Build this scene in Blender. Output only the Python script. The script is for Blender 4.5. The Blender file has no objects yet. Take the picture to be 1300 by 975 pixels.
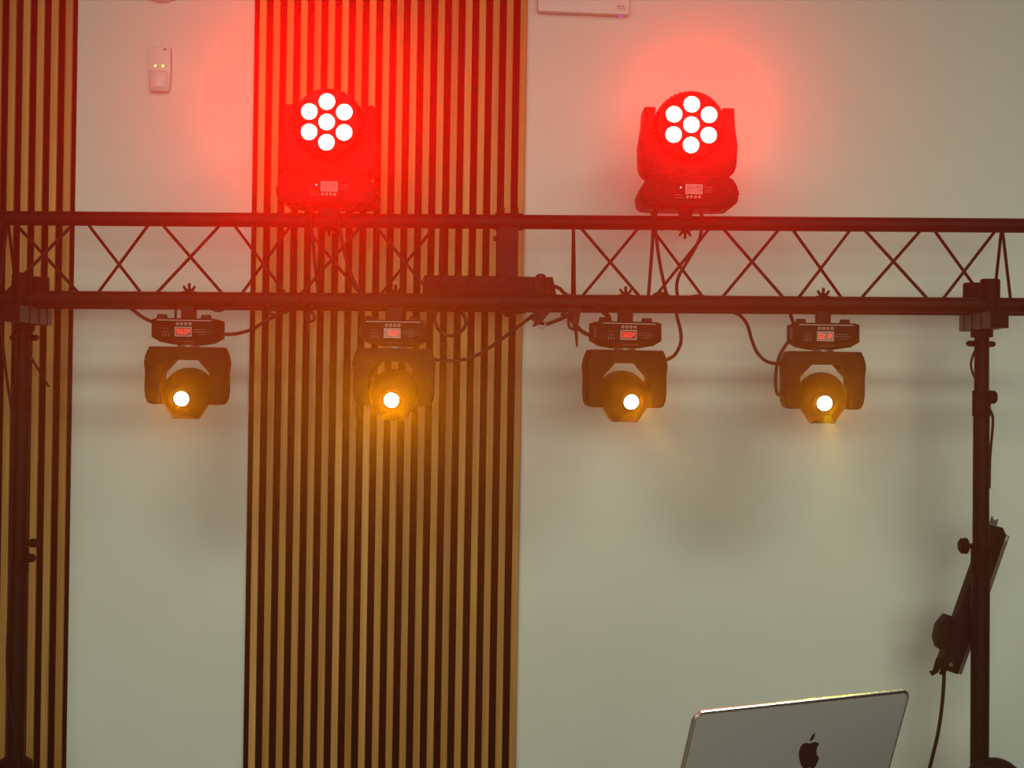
import bpy, bmesh, math, random
from mathutils import Vector, Matrix
random.seed(7)
PI = math.pi
R = math.radians

# ------------------------------------------------------------------ camera
scene = bpy.context.scene
col = scene.collection
F = 1950.0                      # focal length in pixels of the 1300x975 frame
ROLL = math.radians(0.9)
CAM = Vector((0.0, 0.0, 1.6))
RIGHT = Vector((math.cos(ROLL), 0, math.sin(ROLL)))
UP = Vector((-math.sin(ROLL), 0, math.cos(ROLL)))
cam_data = bpy.data.cameras.new('camera')
cam_data.sensor_fit = 'HORIZONTAL'
cam_data.sensor_width = 36.0
cam_data.lens = 36.0 * F / 1300.0
cam_data.clip_start = 0.02
cam = bpy.data.objects.new('camera', cam_data)
M = Matrix.Identity(4)
for i, ax in enumerate((RIGHT, UP, Vector((0, -1, 0)))):
    for j in range(3):
        M[j][i] = ax[j]
M.translation = CAM
cam.matrix_world = M
col.objects.link(cam)
scene.camera = cam

# ------------------------------------------------------------------ world: thin haze added to stand in for lens glare
GLARE_HAZE = 0.0020
GLARE_HAZE_WIDE = 0.0014
GLARE_HAZE_G = 0.89
world = bpy.data.worlds.new('world')
scene.world = world
world.use_nodes = True
wn = world.node_tree.nodes
wl = world.node_tree.links
wn.clear()
wout = wn.new('ShaderNodeOutputWorld')
wvol = wn.new('ShaderNodeVolumeScatter')
wvol.inputs['Color'].default_value = (1, 1, 1, 1)
wvol.inputs['Density'].default_value = GLARE_HAZE
wvol.inputs['Anisotropy'].default_value = GLARE_HAZE_G
wvol2 = wn.new('ShaderNodeVolumeScatter')        # second scatter added to spread the red veil wider
wvol2.inputs['Color'].default_value = (1, 1, 1, 1)
wvol2.inputs['Density'].default_value = GLARE_HAZE_WIDE
wvol2.inputs['Anisotropy'].default_value = 0.5
wadd = wn.new('ShaderNodeAddShader')
wl.new(wvol.outputs['Volume'], wadd.inputs[0])
wl.new(wvol2.outputs['Volume'], wadd.inputs[1])
wl.new(wadd.outputs[0], wout.inputs['Volume'])

# ------------------------------------------------------------------ ceiling lamps of the room
CEIL = 3.05
def area_light(name, loc, rot, sx, sy, watts, color):
    d = bpy.data.lights.new(name, 'AREA')
    d.shape = 'RECTANGLE'
    d.size = sx
    d.size_y = sy
    d.energy = watts
    d.color = color
    o = bpy.data.objects.new(name, d)
    o.location = loc
    o.rotation_euler = rot
    col.objects.link(o)
    return o
ROOM = (0.80, 0.92, 0.71)
for (x, y, w) in ((-0.75, 1.75, 22.0), (1.35, 1.75, 22.0), (-0.9, -1.2, 28.0), (1.5, -1.2, 28.0)):
    area_light('ceiling_lamp', (x, y, CEIL - 0.03), (0, 0, 0), 0.9, 0.6, w, ROOM)
# broad fill light added behind the camera; no window is known there
area_light('rear_fill', (0.4, -4.2, 2.0), (math.radians(90), 0, 0), 4.5, 2.0, 166.0, (0.80, 0.92, 0.73))

# strength of the stage lamps
RED_LEFT, RED_RIGHT, YELLOW = 1800.0, 820.0, 44.0

scene.view_settings.view_transform = 'Standard'
scene.view_settings.look = 'None'
scene.view_settings.exposure = 0.0
scene.view_settings.gamma = 1.0
scene.view_settings.use_curve_mapping = False
scene.cycles.use_denoising = True
scene.cycles.max_bounces = 8
scene.cycles.volume_bounces = 1
scene.cycles.sample_clamp_indirect = 4.0

# ------------------------------------------------------------------ helpers
def P(u, v, d):
    """world point seen at pixel (u, v) standing d metres in front of the camera"""
    xc = (u - 650.0) / F * d
    yc = (487.5 - v) / F * d
    p = CAM + RIGHT * xc + UP * yc
    p.y = d
    return p

def hit(u, v, p0, n):
    a = P(u, v, 1.0) - CAM
    t = (p0 - CAM).dot(n) / a.dot(n)
    return CAM + a * t

class MB:
    def __init__(self):
        self.v = []
        self.f = []
    def add(self, vs, fs, mat=None):
        b = len(self.v)
        for p in vs:
            p = Vector(p)
            self.v.append(mat @ p if mat is not None else p)
        for f in fs:
            self.f.append([b + i for i in f])
        return self
    def box(self, x0, x1, y0, y1, z0, z1, mat=None):
        vs = [(x, y, z) for x in (x0, x1) for y in (y0, y1) for z in (z0, z1)]
        fs = [(0, 1, 3, 2), (4, 6, 7, 5), (0, 4, 5, 1), (2, 3, 7, 6), (0, 2, 6, 4), (1, 5, 7, 3)]
        return self.add(vs, fs, mat)
    def prism(self, poly, y0, y1, mat=None):
        """closed polygon of (x, z) extruded along y"""
        n = len(poly)
        area = sum(poly[i][0] * poly[(i + 1) % n][1] - poly[(i + 1) % n][0] * poly[i][1] for i in range(n))
        if area < 0:
            poly = poly[::-1]
        vs = [(x, y0, z) for x, z in poly] + [(x, y1, z) for x, z in poly]
        fs = [list(range(n)), list(range(2 * n - 1, n - 1, -1))]
        for i in range(n):
            j = (i + 1) % n
            fs.append((i, i + n, j + n, j))
        return self.add(vs, fs, mat)
    def tube(self, pts, r, seg=12, caps=True, radii=None):
        pts = [Vector(p) for p in pts]
        n = len(pts)
        b = len(self.v)
        ref = None
        for i, p in enumerate(pts):
            t = (pts[min(i + 1, n - 1)] - pts[max(i - 1, 0)]).normalized()
            if ref is None:
                a = Vector((0, 0, 1)) if abs(t.z) < 0.9 else Vector((1, 0, 0))
                ref = (a - t * a.dot(t)).normalized()
            else:
                ref = (ref - t * ref.dot(t)).normalized()
            s = t.cross(ref)
            rr = radii[i] if radii else r
            for k in range(seg):
                an = 2 * PI * k / seg
                self.v.append(p + (ref * math.cos(an) + s * math.sin(an)) * rr)
        for i in range(n - 1):
            for k in range(seg):
                k2 = (k + 1) % seg
                self.f.append([b + i * seg + k, b + i * seg + k2, b + (i + 1) * seg + k2, b + (i + 1) * seg + k])
        if caps:
            self.f.append([b + k for k in range(seg)][::-1])
            self.f.append([b + (n - 1) * seg + k for k in range(seg)])
        return self
    def lathe(self, prof, seg=40, mat=None):
        """profile of (r, y) turned around the y axis; ends are closed"""
        vs, fs = [], []
        for r, y in prof:
            for k in range(seg):
                an = 2 * PI * k / seg
                vs.append((r * math.cos(an), y, r * math.sin(an)))
        m = len(prof)
        for i in range(m - 1):
            for k in range(seg):
                k2 = (k + 1) % seg
                fs.append((i * seg + k, i * seg + k2, (i + 1) * seg + k2, (i + 1) * seg + k))
        fs.append([k for k in range(seg)][::-1])
        fs.append([(m - 1) * seg + k for k in range(seg)])
        return self.add(vs, fs, mat)

MESHES = {}
def build(name, mb, mat, parent=None, key=None, bevel=0.0, angle=35, loc=None, rot=None):
    if key is not None and key in MESHES:
        me = MESHES[key]
    else:
        me = bpy.data.meshes.new(name)
        me.from_pydata([tuple(p) for p in mb.v], [], mb.f)
        me.update()
        bm = bmesh.new()
        bm.from_mesh(me)
        bmesh.ops.recalc_face_normals(bm, faces=bm.faces)
        if bevel > 0:
            es = [e for e in bm.edges if len(e.link_faces) == 2 and e.calc_face_angle(0) > math.radians(30)]
            bmesh.ops.bevel(bm, geom=es, offset=bevel, segments=2, affect='EDGES', profile=0.6, clamp_overlap=True)
        bm.to_mesh(me)
        bm.free()
        for p in me.polygons:
            p.use_smooth = True
        me.set_sharp_from_angle(angle=math.radians(angle))
        me.materials.append(mat)
        if key is not None:
            MESHES[key] = me
    o = bpy.data.objects.new(name, me)
    col.objects.link(o)
    if parent is not None:
        o.parent = parent
    if loc is not None:
        o.location = loc
    if rot is not None:
        o.rotation_euler = rot
    return o

def tag(o, label, cat, group=None):
    o['label'] = label
    o['category'] = cat
    if group:
        o['group'] = group
    return o

def thing(name, label, cat, loc, group=None):
    o = bpy.data.objects.new(name, None)
    o.empty_display_size = 0.05
    o.location = loc
    col.objects.link(o)
    return tag(o, label, cat, group)

def smooth(pts, n=8):
    pts = [Vector(p) for p in pts]
    if len(pts) < 3:
        return pts
    out = []
    q = [pts[0] * 2 - pts[1]] + pts + [pts[-1] * 2 - pts[-2]]
    for i in range(1, len(q) - 2):
        p0, p1, p2, p3 = q[i - 1:i + 3]
        for k in range(n):
            t = k / n
            out.append(0.5 * ((2 * p1) + (p2 - p0) * t + (2 * p0 - 5 * p1 + 4 * p2 - p3) * t * t
                              + (3 * p1 - p0 - 3 * p2 + p3) * t ** 3))
    out.append(pts[-1])
    return out

# ------------------------------------------------------------------ materials
def mat_base(name, color, rough=0.5, metal=0.0, spec=0.5):
    m = bpy.data.materials.new(name)
    m.use_nodes = True
    b = m.node_tree.nodes['Principled BSDF']
    b.inputs['Base Color'].default_value = (*color, 1)
    b.inputs['Roughness'].default_value = rough
    b.inputs['Metallic'].default_value = metal
    b.inputs['Specular IOR Level'].default_value = spec
    return m

def mat_noise(name, c1, c2, scale=40, rough=(0.4, 0.6), metal=0.0, bump=0.05, spec=0.5, detail=4):
    m = mat_base(name, c1, rough[0], metal, spec)
    nt = m.node_tree
    b = nt.nodes['Principled BSDF']
    tc = nt.nodes.new('ShaderNodeTexCoord')
    no = nt.nodes.new('ShaderNodeTexNoise')
    no.inputs['Scale'].default_value = scale
    no.inputs['Detail'].default_value = detail
    nt.links.new(tc.outputs['Object'], no.inputs['Vector'])
    mx = nt.nodes.new('ShaderNodeMix')
    mx.data_type = 'RGBA'
    mx.inputs[6].default_value = (*c1, 1)
    mx.inputs[7].default_value = (*c2, 1)
    nt.links.new(no.outputs['Fac'], mx.inputs[0])
    nt.links.new(mx.outputs[2], b.inputs['Base Color'])
    mr = nt.nodes.new('ShaderNodeMapRange')
    mr.inputs['To Min'].default_value = rough[0]
    mr.inputs['To Max'].default_value = rough[1]
    nt.links.new(no.outputs['Fac'], mr.inputs['Value'])
    nt.links.new(mr.outputs['Result'], b.inputs['Roughness'])
    if bump:
        bp = nt.nodes.new('ShaderNodeBump')
        bp.inputs['Strength'].default_value = bump
        bp.inputs['Distance'].default_value = 0.002
        nt.links.new(no.outputs['Fac'], bp.inputs['Height'])
        nt.links.new(bp.outputs['Normal'], b.inputs['Normal'])
    return m

def mat_emit(name, color, strength):
    m = bpy.data.materials.new(name)
    m.use_nodes = True
    b = m.node_tree.nodes['Principled BSDF']
    b.inputs['Base Color'].default_value = (0.02, 0.02, 0.02, 1)
    b.inputs['Emission Color'].default_value = (*color, 1)
    b.inputs['Emission Strength'].default_value = strength
    m.cycles.emission_sampling = 'NONE'
    return m

def mat_wood():
    m = mat_base('oak_slat', (0.5, 0.27, 0.09), 0.5, 0, 0.3)
    nt = m.node_tree
    b = nt.nodes['Principled BSDF']
    tc = nt.nodes.new('ShaderNodeTexCoord')
    oi = nt.nodes.new('ShaderNodeObjectInfo')
    mp = nt.nodes.new('ShaderNodeMapping')
    mp.inputs['Scale'].default_value = (60, 60, 2.2)
    nt.links.new(tc.outputs['Object'], mp.inputs['Vector'])
    mul = nt.nodes.new('ShaderNodeMath')
    mul.operation = 'MULTIPLY'
    mul.inputs[1].default_value = 40
    nt.links.new(oi.outputs['Random'], mul.inputs[0])
    cb = nt.nodes.new('ShaderNodeCombineXYZ')
    nt.links.new(mul.outputs[0], cb.inputs['X'])
    nt.links.new(mul.outputs[0], cb.inputs['Z'])
    nt.links.new(cb.outputs[0], mp.inputs['Location'])
    no = nt.nodes.new('ShaderNodeTexNoise')
    no.inputs['Scale'].default_value = 1.0
    no.inputs['Detail'].default_value = 6
    no.inputs['Distortion'].default_value = 0.6
    nt.links.new(mp.outputs['Vector'], no.inputs['Vector'])
    r1 = nt.nodes.new('ShaderNodeValToRGB')
    r1.color_ramp.elements[0].position = 0.3
    r1.color_ramp.elements[0].color = (0.44, 0.20, 0.046, 1)
    r1.color_ramp.elements[1].position = 0.72
    r1.color_ramp.elements[1].color = (0.63, 0.315, 0.082, 1)
    nt.links.new(no.outputs['Fac'], r1.inputs['Fac'])
    r2 = nt.nodes.new('ShaderNodeValToRGB')      # boards differ from one another
    r2.color_ramp.elements[0].color = (0.80, 0.78, 0.74, 1)
    r2.color_ramp.elements[1].color = (1.16, 1.24, 1.42, 1)
    e = r2.color_ramp.elements.new(0.7)
    e.color = (0.95, 0.96, 0.95, 1)
    nt.links.new(oi.outputs['Random'], r2.inputs['Fac'])
    mx = nt.nodes.new('ShaderNodeMix')
    mx.data_type = 'RGBA'
    mx.blend_type = 'MULTIPLY'
    mx.inputs[0].default_value = 1.0
    nt.links.new(r1.outputs['Color'], mx.inputs[6])
    nt.links.new(r2.outputs['Color'], mx.inputs[7])
    nt.links.new(mx.outputs[2], b.inputs['Base Color'])
    return m

WALL = mat_noise('wall_paint', (0.70, 0.695, 0.63), (0.745, 0.735, 0.67), 9, (0.65, 0.8), 0, 0.02, 0.25)
FLOORM = mat_noise('grey_carpet', (0.10, 0.095, 0.09), (0.16, 0.15, 0.14), 120, (0.9, 1.0), 0, 0.2, 0.1)
CEILM = mat_noise('ceiling_paint', (0.26, 0.26, 0.25), (0.30, 0.30, 0.29), 12, (0.8, 0.9), 0, 0.02, 0.2)
WOOD = mat_wood()
FELT = mat_noise('black_felt', (0.0025, 0.002, 0.002), (0.005, 0.004, 0.004), 400, (0.95, 1.0), 0, 0.1, 0.05)
STEEL = mat_noise('black_powder_coat', (0.003, 0.0024, 0.0022), (0.007, 0.0055, 0.005), 90, (0.42, 0.58), 0, 0.03, 0.08)
PLASTIC = mat_noise('black_plastic', (0.002, 0.0017, 0.0015), (0.005, 0.004, 0.0036), 160, (0.48, 0.62), 0, 0.04, 0.06)
RUBBER = mat_noise('black_cable_rubber', (0.004, 0.0036, 0.0034), (0.008, 0.007, 0.0066), 60, (0.6, 0.75), 0, 0.02, 0.15)
BRACKET = mat_noise('brown_grey_steel', (0.080, 0.064, 0.054), (0.110, 0.090, 0.076), 70, (0.45, 0.6), 0.1, 0.03, 0.4)
GREYM = mat_noise('dull_grey_metal', (0.25, 0.24, 0.23), (0.34, 0.33, 0.31), 80, (0.35, 0.5), 0.6, 0.02, 0.5)
PRINT = mat_noise('pale_print', (0.30, 0.27, 0.25), (0.42, 0.38, 0.35), 50, (0.6, 0.7), 0, 0, 0.2)
WHITE = mat_noise('white_plastic', (0.70, 0.66, 0.62), (0.74, 0.70, 0.66), 30, (0.4, 0.5), 0, 0.01, 0.4)
LOGO_INK = mat_noise('dark_grey_ink', (0.05, 0.04, 0.035), (0.07, 0.06, 0.05), 50, (0.6, 0.7), 0, 0, 0.2)
ALU = mat_noise('grey_anodised_aluminium', (0.36, 0.355, 0.35), (0.39, 0.385, 0.38), 300, (0.34, 0.42), 0.35, 0.01, 0.5)
RIM = mat_noise('polished_aluminium_edge', (0.80, 0.80, 0.78), (0.86, 0.86, 0.84), 200, (0.24, 0.30), 1.0, 0, 0.5)
GLOSSBLACK = mat_noise('gloss_black', (0.008, 0.006, 0.006), (0.010, 0.009, 0.009), 30, (0.2, 0.28), 0, 0, 0.5)
CLOTHM = mat_noise('black_table_cloth', (0.012, 0.012, 0.012), (0.02, 0.02, 0.02), 200, (0.9, 1.0), 0, 0.1, 0.1)
RED_LED = mat_emit('red_wash_led', (1.0, 0.86, 0.70), 7.0)
YEL_LED = mat_emit('yellow_beam_lens', (1.0, 0.92, 0.62), 8.0)
SEG = mat_emit('red_digit_segment', (1.0, 0.03, 0.02), 1.6)
SCREEN = mat_noise('dark_red_display_glass', (0.16, 0.006, 0.004), (0.20, 0.008, 0.006), 30, (0.25, 0.3), 0, 0, 0.5)
LED_Y = mat_emit('amber_indicator', (1.0, 0.62, 0.18), 2.2)
LED_G = mat_emit('green_indicator', (0.5, 1.0, 0.03), 1.8)
LED_B = mat_emit('violet_indicator', (0.35, 0.10, 1.0), 0.9)
LED_W = mat_emit('white_indicator', (1.0, 0.5, 0.5), 1.5)

# ------------------------------------------------------------------ the room
WALL_Y = 4.15
def struct(name, mb, mat):
    o = build(name, mb, mat)
    o['kind'] = 'structure'
    return o
struct('floor', MB().box(-4, 4, -4.6, WALL_Y + 0.15, -0.05, 0), FLOORM)
struct('wall_back', MB().box(-4, 4, WALL_Y, WALL_Y + 0.15, 0, CEIL), WALL)
struct('ceiling', MB().box(-4, 4, -4.6, WALL_Y + 0.15, CEIL, CEIL + 0.05), CEILM)

# slatted wall panels: felt backing on the wall, every oak slat its own piece
FACE = 4.129
def ux(u, d=FACE):
    return (u - 650.0) / F * d
def slat_panel(label, u0, u1, lefts, w):
    x0, x1 = ux(u0), ux(u1)
    t = thing('slat_wall_panel', label, 'wall panel', ((x0 + x1) / 2, WALL_Y, 0.0), 'oak slat panels on the wall')
    cx = (x0 + x1) / 2
    build('felt_backing', MB().box(x0 - cx, x1 - cx, -0.010, 0, 0.002, CEIL - 0.002), FELT, t)
    ww = w / F * FACE
    for u in lefts:
        build('slat', MB().box(0, ww, -0.011, 0, 0.004, CEIL - 0.004), WOOD, t, key='slat%.2f' % w, bevel=0.0012,
              loc=(ux(u) - cx, -0.0102, 0))
slat_panel('wide oak slat panel with black gaps in the middle of the wall', 315.2, 662.3,
           [322.5 + 17.42 * i for i in range(20)], 8.5)
slat_panel('oak slat panel at the left edge, behind the left stand', -70, 89,
           [76.1 - 17.9 * i for i in range(8)], 8.8)

# ------------------------------------------------------------------ truss
D_TOP, D_F, D_B = 3.77, 3.70, 3.84
def v_top(u): return 277.6 + (u - 100) * (286 - 277.6) / 1130
def v_low(u): return 379.2 + (u - 100) * (387 - 379.2) / 1070
def px_shift(u, d):             # where a point straight behind/in front of the top chord shows up
    return 650 + (u - 650) * D_TOP / d
def ptop(u): return P(u, v_top(u), D_TOP)
def plow(u, d):                 # u given at the top chord's depth
    p = P(px_shift(u, D_F), v_low(px_shift(u, D_F)), D_F)
    p.y = d
    return p
R_CH = 0.0186
def rel(o, pts): return [Vector(p) - o.location for p in pts]
def truss(label, ua, ub, nodes, front_top_first):
    t = thing('lattice_truss_section', label, 'truss', plow((ua + ub) / 2, D_F), 'lattice truss sections')
    build('top_chord', MB().tube(rel(t, [ptop(ua), ptop(ub)]), 0.0178, 24), STEEL, t)
    for d in (D_F, D_B):
        build('bottom_chord', MB().tube(rel(t, [plow(ua, d), plow(ub, d)]), R_CH, 24), STEEL, t)
    r = 0.0040
    for i in range(len(nodes) - 1):
        a, b = nodes[i], nodes[i + 1]
        for d, up in ((D_F, (i % 2 == 0) == front_top_first), (D_B, (i % 2 == 0) != front_top_first)):
            g = 3.2             # rods meet the chord a little apart
            lo, hi = (b - g, a + g) if up else (a + g, b - g)
            build('diagonal_rod', MB().tube(rel(t, [ptop(hi), plow(lo, d)]), r, 8), STEEL, t)
    for u in (nodes[0], nodes[-1]):
        for d in (D_F, D_B):
            build('end_rod', MB().tube(rel(t, [ptop(u), plow(u, d)]), r, 8), STEEL, t)
    return t
truss('black lattice truss from the left stand to the middle joint', -30, 645, [10, 103, 197, 289, 377, 468, 560], False)
truss('black lattice truss from the middle joint to the right stand', 645.5, 1330, [728, 819, 909, 998, 1088, 1178, 1272], True)

# middle joint
def wing_nut(parent, base, direction, size=1.0, key=None):
    s = 0.00188 * size
    b = Vector(base)
    k = Vector(direction)
    side = Vector((1, 0, 0))
    m = MB()
    m.tube([b, b + k * 11 * s], 2.0 * s, 8)
    for sg in (-1, 1):
        m.tube([b + side * sg * 1.5 * s + k * 1 * s, b + side * sg * 5 * s + k * 3.5 * s, b + side * sg * 7.5 * s + k * 7.5 * s],
               2 * s, 8, radii=[2.0 * s, 1.9 * s, 1.5 * s])
    return build('wing_nut', m, PLASTIC, parent, key=key)

J = thing('truss_joint', 'black upright joint sleeve linking the two truss sections in the middle', 'truss joint', plow(648, D_F))
jt, jb = ptop(646) - J.location, Vector((0, 0, 0))
build('upper_sleeve', MB().tube([jt + Vector((-0.034, 0, 0)), jt + Vector((0.035, 0, 0))], 0.0215, 24), STEEL, J, bevel=0.001)
for d in (D_F, D_B):
    c = plow(649, d) - J.location
    build('lower_sleeve', MB().tube([c + Vector((-0.034, 0, 0)), c + Vector((0.036, 0, 0))], 0.0222, 24), STEEL, J, bevel=0.001)
zt, zb = jt.z, 0.0
build('upright_post', MB().box(jt.x - 0.027, jt.x + 0.024, 0.055, 0.085, zb - 0.005, zt - 0.01), STEEL, J, bevel=0.003)
build('post_plate', MB().box(jt.x - 0.012, jt.x + 0.016, 0.049, 0.0545, zb - 0.01, zt - 0.045), STEEL, J, bevel=0.002)
for sg in (-0.016, 0.018):
    build('clamp_bolt', MB().tube([jt + Vector((sg, 0, 0.018)), jt + Vector((sg, 0, 0.036))], 0.0055, 8), STEEL, J)
build('side_bolt', MB().tube([Vector((jt.x - 0.026, 0.06, zt - 0.043)), Vector((jt.x - 0.037, 0.06, zt - 0.043))], 0.006, 10), STEEL, J)
build('foot_clamp', MB().lathe([(0.016, -0.025), (0.021, -0.02), (0.021, 0.02), (0.016, 0.025)], 24), STEEL, J,
      loc=(0.0, 0.07, -0.014))

# ------------------------------------------------------------------ power box lying on the bottom chords
pb = thing('power_distribution_box', 'dark mains splitter box with four sockets resting on the middle of the truss', 'power box',
           P(622, 378, 3.77))
S = 0.00193
build('box_body', MB().prism([(-84 * S, -9 * S + 0.018), (78 * S, -9 * S + 0.018), (84 * S, -6 * S + 0.018), (79 * S, 26 * S), (-82 * S, 26 * S), (-84 * S, 22 * S)],
                             -0.045, 0.045), PLASTIC, pb, bevel=0.002)
for k in range(4):
    x = -62 + 25 * k
    m = MB().prism([((x - 10) * S, 24 * S), ((x + 10) * S, 24 * S), ((x + 7) * S, 14 * S), ((x - 7) * S, 14 * S)], -0.052, -0.0455)
    s_ = build('socket', m, STEEL, pb, bevel=0.001)
build('end_cap', MB().box(50 * S, 76 * S, -0.050, -0.0455, 0.004, 24 * S), STEEL, pb, bevel=0.001)

# ------------------------------------------------------------------ seven-segment readout
SEGS = {'0': 'abcdef', '1': 'bc', '2': 'abged', '3': 'abgcd', '4': 'fgbc', '5': 'afgcd', '6': 'afgedc', 'P': 'abgfe', 'F': 'afge', 'd': 'bcdeg'}
def digits(text, w, h, y):
    m = MB()
    n = len(text)
    cw = w / n
    for i, ch in enumerate(text):
        x0 = -w / 2 + cw * i + cw * 0.16
        x1 = x0 + cw * 0.68
        t = cw * 0.17
        z0, z1, zm = -h / 2, h / 2, 0
        R = {'a': (x0, x1, z1 - t, z1), 'd': (x0, x1, z0, z0 + t), 'g': (x0, x1, -t / 2, t / 2),
             'f': (x0, x0 + t, t / 2, z1 - t), 'b': (x1 - t, x1, t / 2, z1 - t),
             'e': (x0, x0 + t, z0 + t, -t / 2), 'c': (x1 - t, x1, z0 + t, -t / 2)}
        for s in SEGS[ch]:
            a, b, c, d = R[s]
            m.box(a, b, y - 0.0006, y, c, d)
    return m

def control_panel(base, S, x, z, y, text, key, digits_on=True):
    """display with bezel, four ring buttons and faint print on the front of a base"""
    w, h = 19 * S, 10 * S
    d = build('display', MB().box(-w / 2, w / 2, -0.0012, 0, -h / 2, h / 2), SCREEN, base, key=key + 'disp', loc=(x, y, z))
    m = MB()
    t = 1.1 * S
    m.box(-w / 2 - t, w / 2 + t, -0.002, 0, h / 2, h / 2 + t).box(-w / 2 - t, w / 2 + t, -0.002, 0, -h / 2 - t, -h / 2)
    m.box(-w / 2 - t, -w / 2, -0.002, 0, -h / 2, h / 2).box(w / 2, w / 2 + t, -0.002, 0, -h / 2, h / 2)
    build('display_bezel', m, PRINT, base, key=key + 'bezel', loc=(x, y, z))
    if digits_on:
        dg = build('digits', digits(text, w * 0.92, h * 0.62, -0.0013), SEG, base, loc=(x, y, z))
        dg['label'] = 'glowing red digits'
    return d

def ring(r0, r1, th=0.0015, seg=16):
    m = MB()
    vs, fs = [], []
    for k in range(seg):
        a = 2 * PI * k / seg
        c, s = math.cos(a), math.sin(a)
        vs += [(r0 * c, -th, r0 * s), (r1 * c, -th, r1 * s), (r1 * c, 0, r1 * s), (r0 * c, 0, r0 * s)]
    for k in range(seg):
        a, b = 4 * k, 4 * ((k + 1) % seg)
        for i in range(4):
            j = (i + 1) % 4
            fs.append((a + i, a + j, b + j, b + i))
    return m.add(vs, fs)

# ------------------------------------------------------------------ small moving heads under the truss
def mini_head(u, label, text, head_yaw, head_pitch, base_yaw, power, core=None):
    S = 0.00188
    t = thing('moving_head_spot', label, 'stage light', P(u, v_low(u), D_F), 'small moving head spots under the truss')
    t.rotation_euler = (0, 0, base_yaw)
    z = lambda p: -p * S
    K = 'mini_'
    # clamp
    cl = MB().box(-8.5 * S, 8.5 * S, -0.016, 0.016, z(26), z(9))
    build('clamp_post', cl, STEEL, t, key=K + 'post', bevel=0.001)
    build('clamp_ring', MB().tube([(-8.5 * S, 0, 0), (8.5 * S, 0, 0)], 0.0204, 24), STEEL, t, key=K + 'ring')
    wing_nut(t, (0, 0, 0.0185), (0, 0, 1), key=K + 'nut')
    # base
    prof = [(-42, 27), (-36, 25), (36, 25), (42, 27), (42, 49), (31, 55.5), (13, 58.5), (-13, 58.5), (-31, 55.5), (-42, 49)]
    base = build('base', MB().prism([(a * S, z(b)) for a, b in prof], -0.045, 0.045), PLASTIC, t, key=K + 'base', bevel=0.0018)
    yf = -0.0452
    for a in (-31, 25):
        build('foot', MB().prism([((a - 6) * S, z(25)), ((a + 6) * S, z(25)), ((a + 5) * S, z(20)), ((a - 5) * S, z(20))], -0.036, -0.014),
              RUBBER, base, key=K + 'foot%d' % a, bevel=0.0008)
    build('trim_line', MB().box(-35 * S, 34 * S, -0.001, 0, z(28.2), z(27.2)), PRINT, base, key=K + 'line', loc=(0, yf, 0))
    build('lower_trim_line', MB().box(-10 * S, 12 * S, -0.001, 0, z(54.4), z(53.8)), BRACKET, base, key=K + 'line2', loc=(0, yf, 0))
    control_panel(base, S, -1.5 * S, z(42), yf, text, K)
    for k in range(4):
        build('button', ring(1.0 * S, 1.9 * S), PRINT, base, key=K + 'btn', loc=((-9 + 5.3 * k) * S, yf, z(32)))
    pr = MB()
    for (a, b, w) in ((-27, 38, 6), (-28, 42, 8)):
        pr.box(a * S, (a + w) * S, -0.0004, 0, z(b + 0.7), z(b))
    for k in range(3):
        pr.box((-28 + 3.6 * k) * S, (-26.6 + 3.6 * k) * S, -0.0004, 0, z(48.5), z(44.5))
    for (a, b, w) in ((12, 39, 16), (11, 42, 20), (17, 45, 9)):
        pr.box(a * S, (a + w) * S, -0.0004, 0, z(b + 0.7), z(b))
    build('printed_lettering', pr, BRACKET, base, key=K + 'print', loc=(0, yf, 0))['kind'] = 'stuff'
    for b in (35, 45):
        pass
    build('side_socket_plate', MB().box(-0.0012, 0, -0.034, -0.008, z(46), z(31)), BRACKET, base, key=K + 'sock', loc=(-42 * S, 0, 0))
    # pivot and yoke
    build('pan_pivot', MB().tube([(0, 0, z(58)), (0, 0, z(63))], 13.5 * S, 28), GREYM, t, key=K + 'pivot')
    half = [(46, 61), (51, 73), (52.2, 81), (50.8, 95), (51.2, 116), (50, 126), (47, 132.5), (42, 134.5), (30.5, 134.5), (32, 112), (31, 94), (16, 77.5)]
    poly = [(a * S, z(b)) for a, b in half] + [(-a * S, z(b)) for a, b in half[::-1]]
    yoke = build('yoke', MB().prism(poly, -0.036, 0.036), PLASTIC, t, key=K + 'yoke', bevel=0.002)
    for sg in (-1, 1):
        m = MB()
        for k in range(5):
            zz = z(67 + 2.4 * k)
            m.box(sg * 48.2 * S - 0.002, sg * 48.2 * S + 0.0028 + 0.0004 * k, -0.033, 0.033, zz - 0.001, zz + 0.001)
        build('yoke_grip_ribs', m, PLASTIC, yoke, key=K + 'ribs%d' % sg)['kind'] = 'stuff'
        build('tilt_boss', MB().tube([(sg * 33 * S, 0, z(119)), (sg * 26 * S, 0, z(119))], 0.016, 20), PLASTIC, yoke, key=K + 'boss%d' % sg)
    # head: cut-off barrel with a flat underside
    r = 29.6 * S
    sec = []
    for k in range(33):
        a = math.radians(-36 + 252 * k / 32)
        sec.append((1.06 * r * math.cos(a), r * math.sin(a)))
    sec += [(-16 * S, -32.5 * S), (16 * S, -32.5 * S)]
    m = MB()
    rings = [(-0.082, 0.50), (-0.074, 0.66), (-0.058, 0.83), (-0.036, 0.95), (-0.012, 1.0), (0.030, 1.0), (0.055, 0.92), (0.068, 0.72)]
    n = len(sec)
    vs = [(x * s, y, zz * s) for y, s in rings for x, zz in sec]
    fs = [list(range(n)), list(range(len(vs) - 1, len(vs) - n - 1, -1))]
    for i in range(len(rings) - 1):
        for k in range(n):
            k2 = (k + 1) % n
            fs.append((i * n + k, i * n + k2, (i + 1) * n + k2, (i + 1) * n + k))
    m.add(vs, fs)
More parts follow.
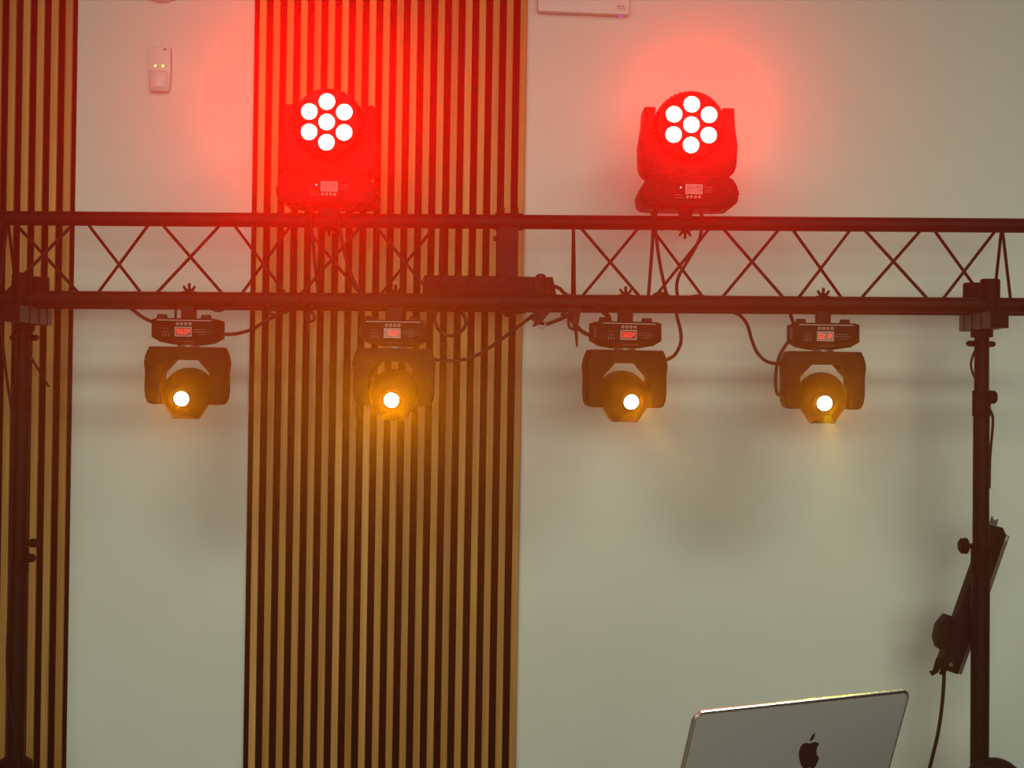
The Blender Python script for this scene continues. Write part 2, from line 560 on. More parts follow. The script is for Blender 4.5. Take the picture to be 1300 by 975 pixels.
    head = build('head', m, PLASTIC, t, key=K + 'head', loc=(0, 0, z(119)), rot=(head_pitch, 0, head_yaw))
    build('lens_ring', ring(9.6 * S, 14 * S, 0.005, 36), PLASTIC, head, key=K + 'lring', loc=(0, -0.082, 0), bevel=0.0008)
    l = build('lens', MB().lathe([(0.0005, -0.006), (5 * S, -0.0052), (9.3 * S, -0.002), (9.3 * S, 0)], 32), YEL_LED, head, key=K + 'lens',
              loc=(0, -0.0822, 0))
    l['label'] = 'glowing yellow lens'
    d = bpy.data.lights.new('beam_light', 'SPOT')
    d.energy = power
    d.color = (1.0, 0.33, 0.0)
    d.spot_size = math.radians(110)
    d.spot_blend = 1.0
    d.shadow_soft_size = 0.012
    o = bpy.data.objects.new('beam_light', d)
    o.parent = t
    hp = Matrix.Rotation(head_yaw, 4, 'Z') @ Matrix.Rotation(head_pitch, 4, 'X') @ Vector((0, -0.105, 0))
    o.location = Vector((0, 0, z(119))) + hp
    o.rotation_euler = (math.radians(-90) + head_pitch, 0, 0)   # a spot shines down its own -Z: turn it to -Y
    col.objects.link(o)
    if core:                                                    # tight centre of the beam, striking the laptop
        d2 = bpy.data.lights.new('beam_core', 'SPOT')
        d2.energy = core[0]
        d2.color = (1.0, 0.72, 0.0)
        d2.spot_size = math.radians(core[2])
        d2.spot_blend = 0.6
        d2.shadow_soft_size = 0.012
        o2 = bpy.data.objects.new('beam_core', d2)
        src = t.matrix_basis @ o.location
        o2.location = src
        o2.rotation_euler = (core[1] - src).to_track_quat('-Z', 'Y').to_euler()
        col.objects.link(o2)
    return t


mini_head(240, 'hanging moving head spot with yellow lens nearest the left stand', '560P', R(2), R(10), R(0), YELLOW)
mini_head(502, 'hanging moving head spot with yellow lens in front of the wooden slats', '100P', R(0.5), R(10), R(0), YELLOW * 2.4)
mini_head(794, 'hanging moving head spot with yellow lens below the right red wash light', '060P', R(-2), R(10), R(10), YELLOW, (230.0, P(1100, 880, 1.83), 8.0))
mini_head(1045, 'hanging moving head spot with yellow lens nearest the right stand', '521P', R(-6.5), R(10), R(0), YELLOW, (230.0, P(1110, 880, 1.83), 8.0))

# ------------------------------------------------------------------ red wash lights on top of the truss
def wash(u, label, power, yaw):
    S = 0.0019
    t = thing('moving_head_wash', label, 'stage light', P(u, v_top(u), D_TOP), 'red moving head wash lights on the truss')
    K = 'wash_'
    z = lambda p: -p * S
    build('clamp_post', MB().prism([(-10 * S, z(-18)), (10 * S, z(-18)), (8 * S, z(-9)), (8 * S, z(0)), (-8 * S, z(0)), (-8 * S, z(-9))], -0.017, 0.017),
          STEEL, t, key=K + 'post', bevel=0.001)
    build('clamp_ring', MB().tube([(-8.5 * S, 0, 0), (8.5 * S, 0, 0)], 0.0196, 24), STEEL, t, key=K + 'ring')
    wing_nut(t, (0, 0, -0.0178), (0, 0, -1), key=K + 'nut')
    half = [(50, -54), (55, -50.5), (59, -44), (61.5, -37.5), (62.5, -33), (62.5, -31), (60.5, -30.4), (62, -28.6), (60, -22), (56, -18.4), (40, -17)]
    poly = [(a * S, z(b)) for a, b in half] + [(-a * S, z(b)) for a, b in half[::-1]]
    base = build('base', MB().prism(poly, -0.088, 0.088), PLASTIC, t, key=K + 'base', bevel=0.0022)
    yf = -0.0882
    for a, w in ((-42, 9), (-33, 5), (29, 9), (38, 5)):
        build('foot', MB().box((a - 1) * S, (a + w) * S, -0.07, -0.04, z(-17.2), z(-17.2 + w * 0.55)), RUBBER, base, key=K + 'foot%d' % a, bevel=0.001)
    control_panel(base, S, 5 * S, z(-38), yf, '', K, False)
    build('status_lamp', MB().lathe([(1.2 * S, -0.001), (1.2 * S, 0)], 12), LED_W, base, key=K + 'led', loc=(-11.5 * S, yf, z(-40)))
    for k in range(4):
        build('button', ring(0.9 * S, 1.8 * S), PRINT, base, key=K + 'btn', loc=((-3 + 5 * k) * S, yf, z(-28.5)))
    pr = MB()
    for (a, b, w) in ((-19, -31, 9), (-18, -27.5, 11), (18, -41, 10), (18, -38, 11), (18, -35, 9)):
        pr.box(a * S, (a + w) * S, -0.0004, 0, z(b + 0.6), z(b))
    build('printed_lettering', pr, BRACKET, base, key=K + 'print', loc=(0, yf, 0))['kind'] = 'stuff'
    build('pan_pivot', MB().tube([(0, 0, z(-53.5)), (0, 0, z(-58))], 26 * S, 32), PLASTIC, t, key=K + 'pivot')
    half = [(57.5, -145), (58.5, -124), (62.5, -97), (61.5, -72), (58.5, -63), (53, -57.2), (48, -56.4), (0, -56.4)]
    inner = [(0, 0)] + [(45 * math.cos(R(a)), -121 + 45 * math.sin(R(a))) for a in (84, 70, 56, 42, 28, 14, 0)] + [(42.5, -145)]
    right = [(a * S, z(b)) for a, b in half[:-1]]
    inr = [(a * S, z(b)) for a, b in inner[1:]]
    poly = right + [(-a, b) for a, b in right[::-1]] + [(-a, b) for a, b in inr[::-1]] + inr
    build('yoke', MB().prism(poly, -0.05, 0.05), PLASTIC, t, key=K + 'yoke', bevel=0.0035)
    c = (0.5 * S, 0, z(-121))
    rr = 43 * S
    head = build('head', MB().lathe([(rr * 0.90, -0.088), (rr * 0.985, -0.084), (rr, -0.075), (rr, 0.02), (rr * 0.93, 0.05), (rr * 0.7, 0.075)], 48),
                 PLASTIC, t, key=K + 'head', loc=c, rot=(R(2), 0, yaw))
    m = MB()
    for k in range(44):
        a = 2 * PI * k / 44
        m.box(rr - 0.002, rr + 0.0048, -0.05, 0.03, -0.0022, 0.0022, Matrix.Rotation(a, 4, 'Y'))
    build('cooling_fins', m, PLASTIC, head, key=K + 'fins')['kind'] = 'stuff'
    for sg in (-1, 1):
        build('tilt_boss', MB().tube([(sg * 40 * S, 0, 0), (sg * 45 * S, 0, 0)], 0.022, 20), PLASTIC, head, key=K + 'boss%d' % sg)
    spots = [(0, 0)] + [(25.5 * math.cos(R(30 + 60 * k)), 25.5 * math.sin(R(30 + 60 * k))) for k in range(6)]
    for (a, b) in spots:
        build('lens_cell', ring(10.2 * S, 11.8 * S, 0.004, 28), PLASTIC, head, key=K + 'cell', loc=(a * S, -0.088, b * S))
        l = build('lens', MB().lathe([(0.0004, -0.0085), (5 * S, -0.007), (8.5 * S, -0.0035), (10.1 * S, 0)], 28), RED_LED, head, key=K + 'lens',
                  loc=(a * S, -0.0882, b * S))
    d = bpy.data.lights.new('wash_light', 'SPOT')
    d.energy = power
    d.color = (1.0, 0.0, 0.0)
    d.spot_size = math.radians(62)
    d.spot_blend = 1.0
    d.shadow_soft_size = 0.05
    o = bpy.data.objects.new('wash_light', d)
    o.parent = t
    o.location = Vector(c) + Vector((0, -0.15, 0))
    o.rotation_euler = (math.radians(-90), 0, 0)
    col.objects.link(o)
    return t
wash(418, 'seven-lens red wash light standing on the truss before the wooden slats', RED_LEFT, 0)
wash(870, 'seven-lens red wash light standing on the truss before the white wall', RED_RIGHT, 0)

# ------------------------------------------------------------------ stands
def knob(parent, p, direction, stem, r, name='clamp_knob'):
    k = Vector(direction).normalized()
    p = Vector(p)
    m = MB().tube([p, p + k * stem], 0.006, 10)
    q = p + k * stem
    m.tube([q, q + k * 0.003, q + k * 0.016, q + k * 0.021], r, 16, radii=[r * 0.8, r, r * 0.95, r * 0.6])
    return build(name, m, PLASTIC, parent)

def tower(label, x, ftop, fbot, knobs, joints, wing_side):
    """x: sideways place of the truss saddles; ftop/fbot: mast axis at head and at the frame's foot"""
    a, b = ftop, fbot
    ax = (a - b).normalized()
    foot = a + ax * ((0.0 - a.z) / ax.z)
    t = thing('truss_stand', label, 'stand', foot, 'stands carrying the truss')
    o = t.location
    def at(zz): return a + ax * ((zz - a.z) / ax.z) - o
    z1, z2 = joints
    build('inner_mast', MB().tube([at(a.z), at(z1 - 0.05)], 0.0178, 24), STEEL, t)
    build('middle_mast', MB().tube([at(z1), at(z2 - 0.05)], 0.0198, 24), STEEL, t)
    build('outer_mast', MB().tube([at(z2), at(0.30)], 0.0226, 24), STEEL, t)
    build('mast_collar', MB().tube([at(z1 + 0.032), at(z1 - 0.032)], 0.0222, 24), PLASTIC, t, bevel=0.002)
    build('mast_collar', MB().tube([at(z2 + 0.012), at(z2 - 0.055)], 0.0238, 24), PLASTIC, t, bevel=0.002)
    # cross beam under both bottom chords
    zc = a.z + 0.020
    hb = build('head_beam', MB().box(x - o.x - 0.020, x - o.x + 0.020, 3.625 - o.y, 3.885 - o.y, zc - 0.020 - o.z, zc + 0.020 - o.z), BRACKET, t, bevel=0.0015)
    for yy in (3.700, 3.775, 3.84):
        build('beam_band', MB().box(x - o.x - 0.0212, x - o.x + 0.0212, yy - 0.004 - o.y, yy + 0.004 - o.y, zc - 0.0212 - o.z, zc + 0.0212 - o.z), STEEL, hb)
    build('beam_end_shade', MB().box(x - o.x - 0.0205, x - o.x + 0.0205, 3.620 - o.y, 3.6248 - o.y, zc - 0.0205 - o.z, zc + 0.0205 - o.z), PLASTIC, hb)  # dark plate standing in for shade on the beam's front end
    for d in (D_F, D_B):
        zz = zc + 0.0200 - o.z
        m = MB().tube([(x - o.x, d - o.y, zz), (x - o.x, d - o.y, zz + 0.006), (x - o.x, d - o.y, zz + 0.074), (x - o.x, d - o.y, zz + 0.080)],
                      0.0238, 28, radii=[0.0225, 0.0238, 0.0238, 0.0222])
        build('truss_saddle', m, PLASTIC, t)
    build('head_collar', MB().tube([at(a.z + 0.002), at(a.z - 0.018)], 0.0270, 24), STEEL, t, bevel=0.002)
    knob(t, at(a.z - 0.034), (-wing_side, -0.35, 0), 0.022, 0.0075, 'head_bolt')
    knob(t, at(a.z - 0.034), (wing_side, 0.2, 0), 0.014, 0.0075, 'head_bolt')
    for zz, sg, st, r in knobs:
        knob(t, at(zz), (sg, -0.12, 0), st, r)
    # tripod below the frame
    hub = at(0.60)
    build('tripod_hub', MB().tube([at(0.665), at(0.655), at(0.58), at(0.56)], 0.04, 24, radii=[0.026, 0.042, 0.046, 0.034]), PLASTIC, t)
    for k in range(3):
        an = R(-90 + 120 * k)
        dv = Vector((math.cos(an), math.sin(an), 0))
        rr = 0.56
        build('tripod_leg', MB().tube([at(0.60) + dv * 0.04, at(0.60) + dv * rr + Vector((0, 0, -0.588))], 0.012, 12), STEEL, t)
    return t
X_T = (1259.7 - 650) / F * 3.70
Xr = plow(px_shift(1259.7, D_TOP), 3.70)
rt = P(1246.5, 419, 3.77)
pr_ = P(1259.7, 387, 3.70)
TR = tower('black telescopic truss stand at the right with tilted bar fixture behind it', pr_.x - 0.006, rt, P(1243.5, 975, 3.77),
      [(P(1246, 504, 3.77).z, 1, 0.016, 0.017), (P(1244, 693, 3.77).z, -1, 0.034, 0.020)],
      (P(1246, 512, 3.77).z, P(1244, 700, 3.77).z), 1)
lt = P(30.0, 411, 3.77)
pl_ = P(22, 379, 3.70)
TL = tower('black telescopic truss stand at the left in front of the wooden slats', pl_.x + 0.010, lt, P(19, 975, 3.77),
      [(P(25, 689, 3.77).z, 1, 0.028, 0.011), (P(25, 708, 3.77).z, 1, 0.020, 0.011)],
      (P(28, 505, 3.77).z, P(25, 700, 3.77).z), -1)
# round cover on the right stand's tripod hub
c = P(1262, 1004, 3.69) - TR.location
m = MB().lathe([(0.055, -0.030), (0.072, -0.024), (0.078, -0.010), (0.078, 0.012), (0.070, 0.024), (0.03, 0.05)], 40)
cv = build('hub_cover', m, PLASTIC, TR, loc=c)
cv['label'] = 'black rounded cover in front of the mast'

# ------------------------------------------------------------------ bar fixture behind the right stand
D_BAR = 3.835
top = P(1266, 672, D_BAR)
bot = P(1204, 851, D_BAR)
bt = thing('led_bar', 'short black light bar clamped aslant behind the right stand', 'light bar', bot)
ax = (top - bot)
L = ax.length
ax.normalize()
sx = Vector((ax.z, 0, -ax.x))        # to the right, square to the bar
BM = Matrix.Identity(4)
for i, a_ in enumerate((sx, Vector((0, 1, 0)), ax)):
    for j in range(3):
        BM[j][i] = a_[j]
q = 0.00197
build('bar_body', MB().prism([(-15 * q, 0), (9 * q, 0), (9 * q, L - 0.006), (2 * q, L + 0.008), (-14 * q, L + 0.004)], -0.026, 0.028, BM), PLASTIC, bt, bevel=0.002)
ls = build('lens_strip', MB().box(9.1 * q, 14.5 * q, -0.020, 0.022, 0.002, L - 0.006, BM), GREYM if False else BRACKET, bt, bevel=0.001)
build('strip_end', MB().box(9.8 * q, 13 * q, -0.0208, -0.0195, L - 0.022, L - 0.008, BM), PRINT, bt)
build('driver_box', MB().prism([(-14.5 * q, 26 * q), (-24 * q, 22 * q), (-32 * q, 34 * q), (-33.5 * q, 50 * q), (-28 * q, 66 * q), (-14.5 * q, 66 * q)], -0.028, 0.02, BM), PLASTIC, bt, bevel=0.003)
build('bracket', MB().prism([(-15 * q, 12 * q), (-21 * q, 10 * q), (-20 * q, -6 * q), (-24 * q, -9 * q), (-19 * q, -13 * q), (-13 * q, -6 * q), (-12 * q, 4 * q)], -0.012, -0.006, BM), PLASTIC, bt)
build('upper_bracket', MB().prism([(-13 * q, L - 2 * q), (-3 * q, L - 2 * q), (-4 * q, L + 13 * q), (-8 * q, L + 9 * q), (-13 * q, L + 14 * q)], -0.008, -0.003, BM), BRACKET, bt)
build('screw', MB().lathe([(2.6 * q, -0.003), (2.8 * q, 0)], 14), BRACKET, bt, loc=BM.to_3x3() @ Vector((-4 * q, -0.0262, 9 * q)))
build('cable_gland', MB().tube([BM @ Vector((-6 * q, 0, 0.002)), BM @ Vector((-6 * q, 0, -8 * q))], 4 * q, 12), PLASTIC, bt)

# ------------------------------------------------------------------ cables
def cable(label, pts, r=0.0042, name='cable'):
    w = smooth([P(*p) for p in pts])
    t = w[0].copy()
    o = build(name, MB().tube([p - t for p in w], r, 10), RUBBER)
    o.location = t
    return tag(o, label, 'cable', 'black cables on the truss')
c1 = 3.69
cable('thin black cable running from the left truss down to the leftmost spot', [(140, 380, 3.672), (152, 387, 3.672), (165, 391, 3.68), (180, 402, 3.69), (194, 409, c1)])
cable('short upright black cable beside the clamp of the leftmost spot', [(223, 384, 3.672), (223, 395, 3.685), (223, 406, 3.70)], 0.0034)
cable('black cable leaving the leftmost spot to the right over the slats', [(276, 423, c1), (288, 424.5, 3.69), (303, 423, 3.69), (320, 418, 3.69), (336, 408, 3.69), (350, 401, 3.69), (366, 394, 3.69), (380, 384, 3.676)])
cable('small slack loop of black cable below the truss right of the leftmost spot', [(262, 386, 3.676), (270, 393, 3.69), (278, 394.5, 3.69), (288, 391, 3.69), (296, 385, 3.676)], 0.0034)
cable('knotted black cable end under the truss left of the slat spot', [(338, 384, 3.676), (341, 397, 3.68), (349, 400, 3.68), (352, 395, 3.68), (346, 392, 3.68), (343, 396, 3.68)], 0.0034)
cable('small coil of black cable under the truss below the left red light', [(398, 384, 3.676), (389, 400, 3.68), (393, 408, 3.68), (399, 405, 3.68), (396, 396, 3.68), (390, 402, 3.68)], 0.0036)
cable('black cable drooping from the slat spot towards the middle joint', [(545, 455, 3.69), (560, 457.5, 3.69), (578, 458, 3.69), (598, 454, 3.69), (616, 445, 3.69), (636, 431, 3.69), (656, 416, 3.69), (672, 404, 3.69), (688, 392, 3.676)])
cable('round loop of black cable hanging below the truss beside the slat spot', [(556, 390, 3.676), (552, 402, 3.69), (555, 415, 3.69), (563, 424, 3.69), (574, 426.5, 3.69), (584, 422, 3.69), (591, 412, 3.69), (590, 403, 3.69), (583, 390, 3.676)])
cable('black lead hanging from the left red light past its lattice', [(396, 266, 3.75), (395, 285, 3.745), (397, 305, 3.75), (400, 335, 3.76), (402, 355, 3.77), (404, 372, 3.77)])
cable('second black lead hanging from the left red light down to the slats', [(428, 266, 3.75), (430, 285, 3.745), (434, 305, 3.75), (440, 332, 3.76), (448, 354, 3.77), (458, 372, 3.77)])
cable('straight black lead from the right red light to the lower tube', [(828, 268, 3.73), (829, 285, 3.735), (828.5, 305, 3.75), (826, 340, 3.75), (823, 378, 3.73)])
cable('curved black lead from the right red light into the cable heap', [(833, 268, 3.73), (831, 285, 3.735), (833, 300, 3.75), (837, 330, 3.75), (842, 356, 3.75), (847, 378, 3.73)])
cable('black lead swinging from the right side of the right red light', [(890, 266, 3.73), (891, 283, 3.735), (889, 300, 3.745), (883, 314, 3.75), (872, 333, 3.74), (862, 350, 3.73), (859, 365, 3.73), (861, 380, 3.72)])
cable('low hump of black cable on the lower tube under the red light', [(826, 380, 3.72), (832, 374, 3.72), (838, 372.5, 3.72), (846, 374, 3.72), (855, 381, 3.72)])
cable('flat hump of black cable on the lower tube right of the red light', [(868, 382, 3.72), (878, 377, 3.72), (888, 376, 3.72), (898, 378, 3.72), (906, 383, 3.72)])
cable('black lead looping from the truss to the yoke of the third spot', [(858, 390, 3.676), (860, 404, 3.68), (864, 420, 3.68), (864, 436, 3.68), (857, 450, 3.69), (848, 456, 3.69), (842, 457.5, 3.69)])
cable('black lead from the cable heap to the side of the third spot', [(712, 398, 3.68), (722, 402, 3.68), (730, 412, 3.68), (737, 419, 3.68), (745, 424, 3.68), (753, 427, 3.69)], 0.005)
cable('black lead rising from the cable heap to the top of the third spot', [(752, 386, 3.676), (764, 394, 3.68), (772, 402, 3.69), (774, 412, 3.70)], 0.0065)
cable('black cable swagged below the truss right of the middle joint', [(672, 402, 3.68), (690, 411, 3.68), (704, 408, 3.68), (718, 402, 3.68), (730, 396, 3.68)], 0.0045)
cable('black lead hanging in a bow from the truss to the fourth spot', [(930, 396, 3.676), (940, 401, 3.68), (949, 413, 3.69), (954, 430, 3.69), (961, 447, 3.69), (972, 458, 3.69), (985, 461.5, 3.69), (998, 460, 3.69)])
cable('black lead bowing from the fourth spot base back to its yoke', [(1005, 430, 3.69), (997, 439, 3.69), (989, 454, 3.69), (985, 474, 3.69), (985, 492, 3.69), (988, 501, 3.69), (993, 499, 3.69), (998, 494, 3.69)])
cable('short black lead from the truss to the fourth spot base', [(1001, 392, 3.676), (1004, 401, 3.68), (1007, 410, 3.69), (1009, 417, 3.70)])
cable('thin cable crossing the slats beside the left stand', [(38, 452, 3.74), (48, 468, 3.74), (62, 491, 3.74)], 0.003)
cable('thin cable hanging along the left edge of the left stand', [(-2, 300, 3.74), (1, 400, 3.735), (5, 450, 3.735), (10, 490, 3.735), (16, 540, 3.735), (15, 640, 3.735), (12, 760, 3.735), (9, 850, 3.735), (18, 930, 3.735), (26, 985, 3.735)], 0.0034)
cable('thin cable curling round the upper mast of the right stand', [(1240, 440, 3.745), (1234, 455, 3.735), (1233, 466, 3.73), (1238, 480, 3.73), (1250, 496, 3.735)], 0.003)
cable('thin cable hanging down beside the right stand collar', [(1254, 515, 3.745), (1260, 528, 3.745), (1260, 545, 3.745), (1257, 580, 3.745), (1256, 620, 3.745)], 0.0034)
lp = [(1198.5, 853, 3.835), (1198, 868, 3.835), (1196, 895, 3.835), (1191, 930, 3.835), (1182, 968, 3.835), (1170, 1020, 3.835), (1165, 1120, 3.835), (1160, 1280, 3.835)]
cable('black cable hanging from the lower end of the tilted light bar', lp, 0.0048)
cable('looped cable lying over the splitter box on the truss', [(668, 378, 3.70), (676, 362, 3.715), (682, 351, 3.72), (688, 349.5, 3.72), (692, 354, 3.715), (696, 380, 3.70)], 0.0036)
cable('black cable leaving the right end of the splitter box', [(700, 362, 3.74), (710, 366, 3.73), (716, 372, 3.72), (724, 376, 3.71), (740, 380, 3.71)], 0.0045)

# tie strap and clips hanging in the cable heap
st = thing('tie_strap', 'pointed black tie strap hanging from the truss beside the third spot', 'strap', P(729, 396, 3.675))
S = 0.00188
build('strap_tail', MB().prism([(-10 * S, 4 * S), (9 * S, 5 * S), (6 * S, -14 * S), (5 * S, -28 * S), (5.4 * S, -44 * S), (3.2 * S, -45 * S), (0.5 * S, -26 * S), (-4 * S, -12 * S)], -0.004, 0.004), RUBBER, st, bevel=0.001)
build('strap_loop', MB().tube(smooth([(-2 * S, -0.006, 0), (-7 * S, -0.007, -8 * S), (-6.5 * S, -0.007, -18 * S), (-2 * S, -0.006, -22 * S), (1.5 * S, -0.005, -19 * S)]), 0.0036, 10), RUBBER, st)
sn = thing('safety_clip', 'black safety clip with a small ring under the truss middle', 'clip', P(684, 397, 3.675))
build('clip_body', MB().prism([(-9 * S, 4 * S), (16 * S, 4 * S), (8 * S, -7 * S), (2 * S, -14 * S), (-5 * S, -18 * S), (-8 * S, -18 * S), (-4 * S, -9 * S)], -0.004, 0.004), RUBBER, sn, bevel=0.001)
build('clip_ring', MB().tube(smooth([(-1 * S, 0, -12 * S), (0, 0, -17 * S), (4 * S, 0, -19 * S), (8 * S, 0, -16 * S), (8 * S, 0, -11 * S), (4 * S, 0, -9 * S)]), 0.0020, 8), GREYM, sn)

# ------------------------------------------------------------------ devices on the wall
def wx(u, v): return P(u, v, WALL_Y)
W = WALL_Y / F
pir = thing('motion_detector', 'white motion detector with two glowing dots on the left wall', 'sensor', wx(204.5, 90))
prof = [(-14 * W, 29 * W), (14 * W, 29 * W), (14.6 * W, 0), (14 * W, -14 * W), (12.5 * W, -27 * W), (-12.5 * W, -27 * W), (-14 * W, -14 * W), (-14.6 * W, 0)]
build('housing', MB().prism(prof, -0.026, -0.0005), WHITE, pir, bevel=0.006)
m = MB()
n = 14
vs, fs = [], []
rows = [(-2, 0.0), (-5, 0.010), (-14, 0.017), (-23, 0.014), (-28, 0.002)]
for zz, bulge in rows:
    for k in range(n + 1):
        a = -1 + 2 * k / n
        vs.append((a * 12.4 * W * (1 if zz > -20 else 0.95), -0.0255 - bulge * math.sqrt(max(0, 1 - a * a)), zz * W))
for i in range(len(rows) - 1):
    for k in range(n):
        fs.append((i * (n + 1) + k, i * (n + 1) + k + 1, (i + 1) * (n + 1) + k + 1, (i + 1) * (n + 1) + k))
build('lens_window', m.add(vs, fs), WHITE, pir)
build('indicator_lamp', MB().lathe([(0.001, -0.0015), (1.5 * W, 0)], 12), LED_Y, pir, loc=(-4.6 * W, -0.0262, 4 * W))
build('indicator_lamp', MB().lathe([(0.001, -0.0015), (1.5 * W, 0)], 12), LED_G, pir, loc=(5.0 * W, -0.0262, 4 * W))
build('maker_mark', MB().prism([(-2.2 * W, 0.2 * W), (0, 1 * W), (2.6 * W, 0.2 * W), (2.2 * W, -0.9 * W), (-1.6 * W, -0.9 * W)], -0.0005, 0), LOGO_INK, pir, loc=(7 * W, -0.0262, 25 * W))

ap = thing('wireless_access_point', 'flat white square box high on the wall beside the slats', 'access point', wx(742, -37))
ap.rotation_euler = (0, R(1.4), 0)
hw = 57.5 * W
build('housing', MB().box(-hw, hw, -0.038, -0.010, -hw, hw), WHITE, ap, bevel=0.004)
build('mount_plate', MB().box(-hw * 0.8, hw * 0.8, -0.0098, -0.0005, -hw * 0.8, hw * 0.8), GREYM, ap)
build('status_lamp', MB().box(-0.004, 0.004, -0.003, 0.003, -0.0016, 0), LED_B, ap, loc=(48 * W, -0.02, -hw - 0.0002))
# small mark: row of bars over five letters
m = MB()
for k, h in enumerate((0.9, 1.7, 2.6, 1.7, 0.9, 1.7, 2.6, 1.7, 0.9)):
    m.box((-5 + 1.22 * k) * W - 0.0006, (-5 + 1.22 * k) * W + 0.0006, -0.0004, 0, 0.6 * W, (0.6 + h) * W)
build('mark_bars', m, LOGO_INK, ap, loc=(47 * W, -0.0382, -hw + 8.6 * W))
fc = bpy.data.curves.new('mark_text', 'FONT')
fc.body = 'CISCO'
fc.size = 3.9 * W
fc.align_x = 'CENTER'
fo = bpy.data.objects.new('mark_text_curve', fc)
col.objects.link(fo)
dg = bpy.context.evaluated_depsgraph_get()
tm = bpy.data.meshes.new_from_object(fo.evaluated_get(dg))
bpy.data.objects.remove(fo)
tm.materials.clear()
tm.materials.append(LOGO_INK)
to = bpy.data.objects.new('mark_lettering', tm)
col.objects.link(to)
to.parent = ap
to.location = (47 * W, -0.0386, -hw + 5.6 * W)
to.rotation_euler = (R(90), 0, 0)

dm = thing('dome_detector', 'round white wall device cut off by the top edge at the left', 'detector', wx(207, -36))
build('dome', MB().lathe([(30 * W, -0.050), (36 * W, -0.043), (39.5 * W, -0.028), (40 * W, -0.012), (40 * W, -0.0095)], 48), WHITE, dm)
build('mount_ring', MB().lathe([(34 * W, -0.0092), (34 * W, -0.0005)], 40), WHITE, dm)

# ------------------------------------------------------------------ laptop on its desk
A = P(882.5, 906, 1.71)
dn = 1.71
lo_, hi_ = 1.72, 2.1
for _ in range(50):
    mid = (lo_ + hi_) / 2
    if P(1153.5, 877, mid).z > A.z: lo_ = mid
    else: hi_ = mid
B = P(1153.5, 877, lo_)
U = (B - A); Wl = U.length; U.normalize()
N = Vector((U.y, -U.x, 0)).normalized()          # towards the camera
tilt = R(19)
V = Vector((0, 0, 1)) * math.cos(tilt) + N * math.sin(tilt)
NN = U.cross(V).normalized()
if NN.y > 0: NN = -NN
Hl = Wl * 0.70
hinge = A - V * Hl                                # lower left corner of the lid
lap = thing('laptop', 'open grey laptop with its lid back facing the viewer', 'laptop', hinge + U * Wl / 2 + Vector((0, 0, -0.016)))
LM = Matrix.Identity(4)
for i, a_ in enumerate((U, -NN, V)):
    for j in range(3):
        LM[j][i] = a_[j]
LM.translation = hinge - lap.location
def rounded(w, h, r, n=8):
    pts = []
    for cx, cy, a0 in ((w - r, h - r, 0), (r, h - r, 90), (r, 0.003, 180), (w - r, 0.003, 270)):
        for k in range(n + 1):
            a = R(a0 + 90 * k / n)
            rr = r if cy > 0.01 else 0.003
            pts.append((cx + rr * math.cos(a) if cy > 0.01 else (cx + (r - 0.003 if a0 == 270 else -(r - 0.003))) + rr * math.cos(a), cy + rr * math.sin(a)))
    return pts
lid = build('lid', MB().prism(rounded(Wl, Hl, 0.0105), -0.0026, 0.0026, LM), ALU, lap, bevel=0.0015, angle=50)
rim_path = [LM @ Vector((x, 0, y)) for x, y in [(0, 0.004)] + [p for p in rounded(Wl, Hl, 0.0105)[17:8:-1]] + [p for p in rounded(Wl, Hl, 0.0105)[8::-1]] + [(Wl, 0.004)]]
build('lid_rim', MB().tube(rim_path, 0.0028, 10), RIM, lid)
build('screen', MB().box(0.006, Wl - 0.006, 0.00265, 0.003, 0.008, Hl - 0.006, LM), GLOSSBLACK, lid)
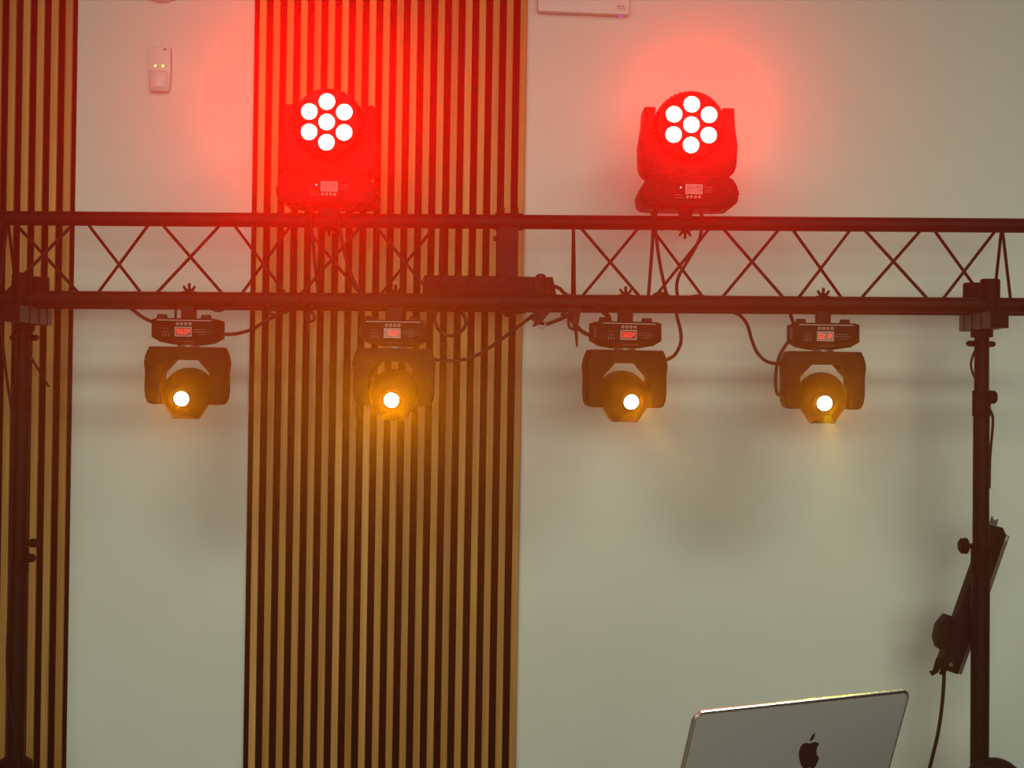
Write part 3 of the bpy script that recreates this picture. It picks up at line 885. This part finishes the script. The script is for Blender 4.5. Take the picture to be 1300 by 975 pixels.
# emblem on the lid: apple outline with a bite and a leaf
p0 = hinge - lap.location + NN * 0.0028
def lidpt(u, v):
    w_ = hit(u, v, hinge + NN * 0.0028, NN) - hinge
    return (w_.dot(U), w_.dot(V))
ox, oy, sc = 1000, 925, 19.5
body = [(540, 368), (490, 355), (440, 350), (390, 370), (340, 420), (305, 480), (283, 560), (275, 640), (283, 730), (303, 820), (335, 910),
        (372, 972), (410, 1000), (450, 995), (490, 972), (530, 962), (575, 968), (610, 985), (640, 985), (675, 950), (715, 880), (752, 790), (778, 715),
        (740, 690), (717, 630), (708, 550), (717, 485), (742, 425), (778, 378), (745, 348), (700, 330), (640, 335), (590, 355)]
leaf = [(545, 315), (552, 262), (585, 195), (635, 133), (678, 105), (674, 160), (650, 228), (600, 290)]
def chaikin(p):
    o_ = []
    for i in range(len(p)):
        a_, b_ = p[i], p[(i + 1) % len(p)]
        o_ += [(a_[0] * .75 + b_[0] * .25, a_[1] * .75 + b_[1] * .25), (a_[0] * .25 + b_[0] * .75, a_[1] * .25 + b_[1] * .75)]
    return o_
m = MB()
for shp in (body, leaf):
    pts = [lidpt(ox + x / sc, oy + y / sc) for x, y in chaikin(shp)]
    m.prism(pts, -0.0031, -0.00265, LM)
em = build('lid_emblem', m, GLOSSBLACK, lid)
em['label'] = 'dark apple-shaped emblem with a bite and leaf'
Uz = Matrix.Identity(4)
for i, a_ in enumerate((U, -N, Vector((0, 0, 1)))):
    for j in range(3):
        Uz[j][i] = a_[j]
Uz.translation = hinge - lap.location
build('keyboard_deck', MB().prism(rounded(Wl, Hl, 0.0105), 0, 0.013, Uz @ Matrix.Translation((0, 0, -0.003)) @ Matrix.Rotation(R(-90), 4, 'X')), ALU, lap, bevel=0.001)
build('hinge_barrel', MB().tube([LM @ Vector((0.03, 0, -0.001)), LM @ Vector((Wl - 0.03, 0, -0.001))], 0.0035, 12), GLOSSBLACK, lap)
dz = lap.location.z
mid = hinge + U * Wl / 2
dk = thing('equipment_desk', 'black covered desk under the laptop', 'desk', (mid.x, mid.y + 0.15, 0))
build('desk_top', MB().box(-0.55, 0.55, -0.22, 0.24, dz - 0.03, dz), CLOTHM, dk, bevel=0.004)
for a_ in (-0.5, 0.5):
    for b_ in (-0.17, 0.19):
        build('leg', MB().box(a_ - 0.02, a_ + 0.02, b_ - 0.02, b_ + 0.02, 0.0, dz - 0.0305), STEEL, dk)
